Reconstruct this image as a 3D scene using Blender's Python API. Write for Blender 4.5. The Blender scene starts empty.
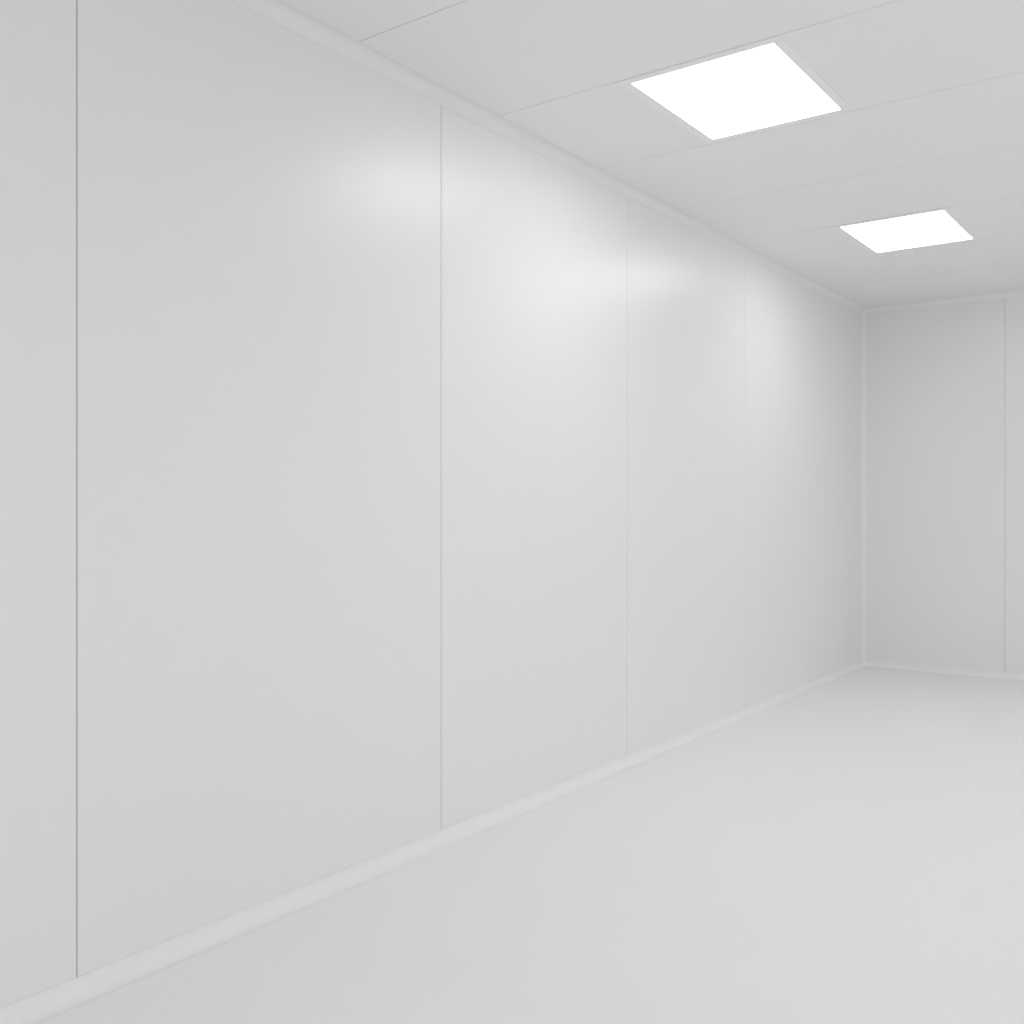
import bpy, bmesh, math
from mathutils import Vector

scene = bpy.context.scene
# ------------------------------------------------------------------ room data
W, Y0, Y1, H = 3.4, -2.0, 7.39, 2.608     # interior size
RF, RC = 0.045, 0.042                      # cove radii floor / ceiling
EYE = 1.176
K = 0.99
# (joint position, joint width)
SEAMS_L = [(-1.33, .0022), (-0.01, .0022), (1.309, .0032), (2.651, .0025), (3.947, .0019), (5.275, .0010), (6.585, .0007)]
SEAMS_B = [(0.951, .0019), (2.27, .0018)]
CELLS = [K * (2.23 + 0.7325 * i) for i in range(-6, 8)]
LIGHT_Y = [K * v for v in (3.325, 5.52)]
LIGHT_X = 2.25 - K * 1.44

# ------------------------------------------------------------------ materials
def mat(name, col, rough, bump=0.0, bscale=300.0, spec=0.5, mott=0.0, emis=None, dist=0.001):
    m = bpy.data.materials.new(name); m.use_nodes = True
    nt = m.node_tree; b = nt.nodes['Principled BSDF']
    b.inputs['Base Color'].default_value = (*col, 1)
    b.inputs['Roughness'].default_value = rough
    b.inputs['Specular IOR Level'].default_value = spec
    tc = nt.nodes.new('ShaderNodeTexCoord')
    if mott > 0:
        n = nt.nodes.new('ShaderNodeTexNoise'); n.inputs['Scale'].default_value = 1.3
        n.inputs['Detail'].default_value = 4
        nt.links.new(tc.outputs['Object'], n.inputs['Vector'])
        mx = nt.nodes.new('ShaderNodeMix'); mx.data_type = 'RGBA'
        mx.inputs[6].default_value = (*[c * (1 - mott) for c in col], 1)
        mx.inputs[7].default_value = (*[min(1, c * (1 + mott)) for c in col], 1)
        nt.links.new(n.outputs['Fac'], mx.inputs[0])
        nt.links.new(mx.outputs[2], b.inputs['Base Color'])
    if bump > 0:
        n = nt.nodes.new('ShaderNodeTexNoise'); n.inputs['Scale'].default_value = bscale
        n.inputs['Detail'].default_value = 2
        nt.links.new(tc.outputs['Object'], n.inputs['Vector'])
        bp = nt.nodes.new('ShaderNodeBump'); bp.inputs['Strength'].default_value = bump
        bp.inputs['Distance'].default_value = dist
        nt.links.new(n.outputs['Fac'], bp.inputs['Height'])
        nt.links.new(bp.outputs['Normal'], b.inputs['Normal'])
    if emis:
        b.inputs['Emission Color'].default_value = (1.0, 1.0, 1.0, 1)
        b.inputs['Emission Strength'].default_value = emis
    return m

M_WALL  = mat('painted_steel_panel', (0.85, 0.85, 0.852), 0.34, bump=0.12, bscale=220, mott=0.008, spec=0.65)
M_JOINT = mat('silicone_joint', (0.42, 0.425, 0.43), 0.6)
M_CJOINT = mat('ceiling_joint', (0.45, 0.45, 0.45), 0.6)
M_CEIL  = mat('ceiling_panel_paint', (0.90, 0.90, 0.90), 0.5, bump=0.08, bscale=220)
M_FLOOR = mat('white_epoxy_floor', (0.90, 0.90, 0.90), 0.45, bump=0.06, bscale=60, mott=0.01)
M_COVE  = mat('cove_trim_plastic', (0.85, 0.85, 0.852), 0.5)
M_BASE  = mat('floor_cove_epoxy', (0.865, 0.865, 0.867), 0.5, mott=0.01)
M_FRAME = mat('light_frame_paint', (0.93, 0.93, 0.93), 0.4)
M_LED   = mat('led_diffuser', (0.9, 0.9, 0.9), 0.5, emis=6.3)

def finish(bm, name, mats, parent=None):
    bmesh.ops.recalc_face_normals(bm, faces=bm.faces)
    me = bpy.data.meshes.new(name); bm.to_mesh(me); bm.free()
    for m in mats: me.materials.append(m)
    o = bpy.data.objects.new(name, me); scene.collection.objects.link(o)
    if parent: o.parent = parent
    return o

def box(bm, a, b, mi=0, bevel=0.0):
    r = bmesh.ops.create_cube(bm, size=1)
    for v in r['verts']:
        v.co = Vector([a[i] + (v.co[i] + 0.5) * (b[i] - a[i]) for i in range(3)])
    fs = set(f for v in r['verts'] for f in v.link_faces)
    for f in fs: f.material_index = mi
    if bevel > 0:
        es = list(set(e for v in r['verts'] for e in v.link_edges))
        rr = bmesh.ops.bevel(bm, geom=es, offset=bevel, segments=2, affect='EDGES')
        for f in rr['faces']: f.material_index = mi

T = 0.05
def panel_wall(name, axis, pos, side, lo, hi, seams):
    bm = bmesh.new()
    cuts = [(lo, 0)] + [s for s in seams if lo < s[0] < hi] + [(hi, 0)]
    p0, p1 = sorted((pos, pos + side * T))
    q0, q1 = sorted((pos + side * 0.0018, pos + side * (T - 0.005)))
    for (a, ga), (b, gb) in zip(cuts[:-1], cuts[1:]):
        a += ga / 2; b -= gb / 2
        if axis == 'y': box(bm, (p0, a, 0), (p1, b, H), 0, 0.0006)
        else:           box(bm, (a, p0, 0), (b, p1, H), 0, 0.0006)
    for s, _ in cuts[1:-1]:
        if axis == 'y': box(bm, (q0, s - .003, 0.001), (q1, s + .003, H - 0.001), 1)
        else:           box(bm, (s - .003, q0, 0.001), (s + .003, q1, H - 0.001), 1)
    return finish(bm, name, [M_WALL, M_JOINT])

panel_wall('wall_left', 'y', 0, -1, Y0, Y1, SEAMS_L)
panel_wall('wall_back', 'x', Y1, 1, -T, W, SEAMS_B)

# floor
bm = bmesh.new(); box(bm, (-T, Y0, -0.08), (W, Y1 + T, 0)); finish(bm, 'floor', [M_FLOOR])

# ceiling panels
bm = bmesh.new()
cuts = [Y0] + [c for c in CELLS if Y0 + .1 < c < Y1 - 0.1] + [Y1 + T]
g = 0.0023
for i in range(len(cuts) - 1):
    box(bm, (-T, cuts[i] + (g / 2 if i else 0), H), (W, cuts[i+1] - g / 2, H + T), 0, 0.0006)
for c in cuts[1:-1]:
    box(bm, (-T, c - 0.003, H + 0.0015), (W, c + 0.003, H + T - .005), 1)
finish(bm, 'ceiling', [M_CEIL, M_CJOINT])

# ------------------------------------------------------------------ coves
def cove_profile(r, lip=0.0012, n=16, endlip=True):
    pts = [(0.0004, r + 0.0025), (lip, r + 0.002), (lip, r)]
    e = lip if endlip else 0.0003
    for i in range(1, n):
        t = i / n * math.pi / 2
        pts.append((r - (r - lip) * math.cos(t), r - (r - e) * math.sin(t)))
    if endlip:
        pts += [(r, lip), (r + 0.002, lip), (r + 0.0025, 0.0004)]
    else:
        pts += [(r, e)]
    pts += [(0.0004, 0.0002)]
    return pts

def loft(bm, r0, r1):
    A = [bm.verts.new(p) for p in r0]; B = [bm.verts.new(p) for p in r1]
    n = len(A)
    for a in range(n):
        b = (a + 1) % n
        bm.faces.new((A[a], A[b], B[b], B[a]))
    bm.faces.new(A); bm.faces.new(B)

def autosmooth(o):
    for p in o.data.polygons: p.use_smooth = True
    o.data.set_sharp_from_angle(angle=math.radians(35))

pf = cove_profile(RF, lip=0.0016, endlip=False)
pc = cove_profile(RC)
for nb, nl, prof, zf, mm in (('baseboard_back', 'baseboard_left', pf, lambda z: z, M_BASE), ('trim_1', 'trim_2', pc, lambda z: H - z, M_COVE)):
    bm = bmesh.new()
    loft(bm, [(o, Y1 - o, zf(z)) for o, z in prof], [(W, Y1 - o, zf(z)) for o, z in prof])
    autosmooth(finish(bm, nb, [mm]))
    bm = bmesh.new()
    loft(bm, [(o, Y0, zf(z)) for o, z in prof], [(o, Y1 - o, zf(z)) for o, z in prof])
    autosmooth(finish(bm, nl, [mm]))
# vertical corner cove
pr = cove_profile(0.04)
bm = bmesh.new()
loft(bm, [(a, Y1 - b, 0.02) for a, b in pr], [(a, Y1 - b, H - 0.02) for a, b in pr])
autosmooth(finish(bm, 'trim_3', [M_COVE]))

# ------------------------------------------------------------------ LED panels
def led(yc):
    e = bpy.data.objects.new('ceiling_light_panel', None); scene.collection.objects.link(e)
    e.location = (LIGHT_X, yc, H)
    hx, hy, f = 0.250, 0.320, 0.036
    ox, oy = hx + f, hy + f
    bm = bmesh.new(); d = 0.002
    box(bm, (-ox, -oy, -d), (ox, -hy, 0.0), 0, 0.0006)
    box(bm, (-ox, hy, -d), (ox, oy, 0.0), 0, 0.0006)
    box(bm, (-ox, -hy, -d), (-hx, hy, 0.0), 0, 0.0006)
    box(bm, (hx, -hy, -d), (ox, hy, 0.0), 0, 0.0006)
    finish(bm, 'frame', [M_FRAME], e)
    bm = bmesh.new(); box(bm, (-hx, -hy, -0.0022), (hx, hy, -0.0002))
    finish(bm, 'diffuser', [M_LED], e)
for y in LIGHT_Y: led(y)

# ------------------------------------------------------------------ world (soft white surroundings, brighter overhead) + camera
w = bpy.data.worlds.new('world'); scene.world = w; w.use_nodes = True
nt = w.node_tree; bg = nt.nodes['Background']
tc = nt.nodes.new('ShaderNodeTexCoord'); sp = nt.nodes.new('ShaderNodeSeparateXYZ')
mr = nt.nodes.new('ShaderNodeMapRange')
mr.inputs['From Min'].default_value = -0.3; mr.inputs['From Max'].default_value = 0.5
mr.inputs['To Min'].default_value = 0.80; mr.inputs['To Max'].default_value = 1.06
nt.links.new(tc.outputs['Generated'], sp.inputs[0]); nt.links.new(sp.outputs['Z'], mr.inputs['Value'])
nt.links.new(mr.outputs[0], bg.inputs['Strength'])
bg.inputs['Color'].default_value = (1, 1, 1, 1)
scene.view_settings.view_transform = 'Standard'

cam = bpy.data.cameras.new('camera'); co = bpy.data.objects.new('camera', cam)
scene.collection.objects.link(co)
co.location = (2.25, 0, EYE)
co.rotation_euler = (math.radians(90), 0, math.radians(36.26))
cam.sensor_width = 36; cam.lens = 998 / 1024 * 36
cam.shift_y = -7 / 1024
scene.camera = co
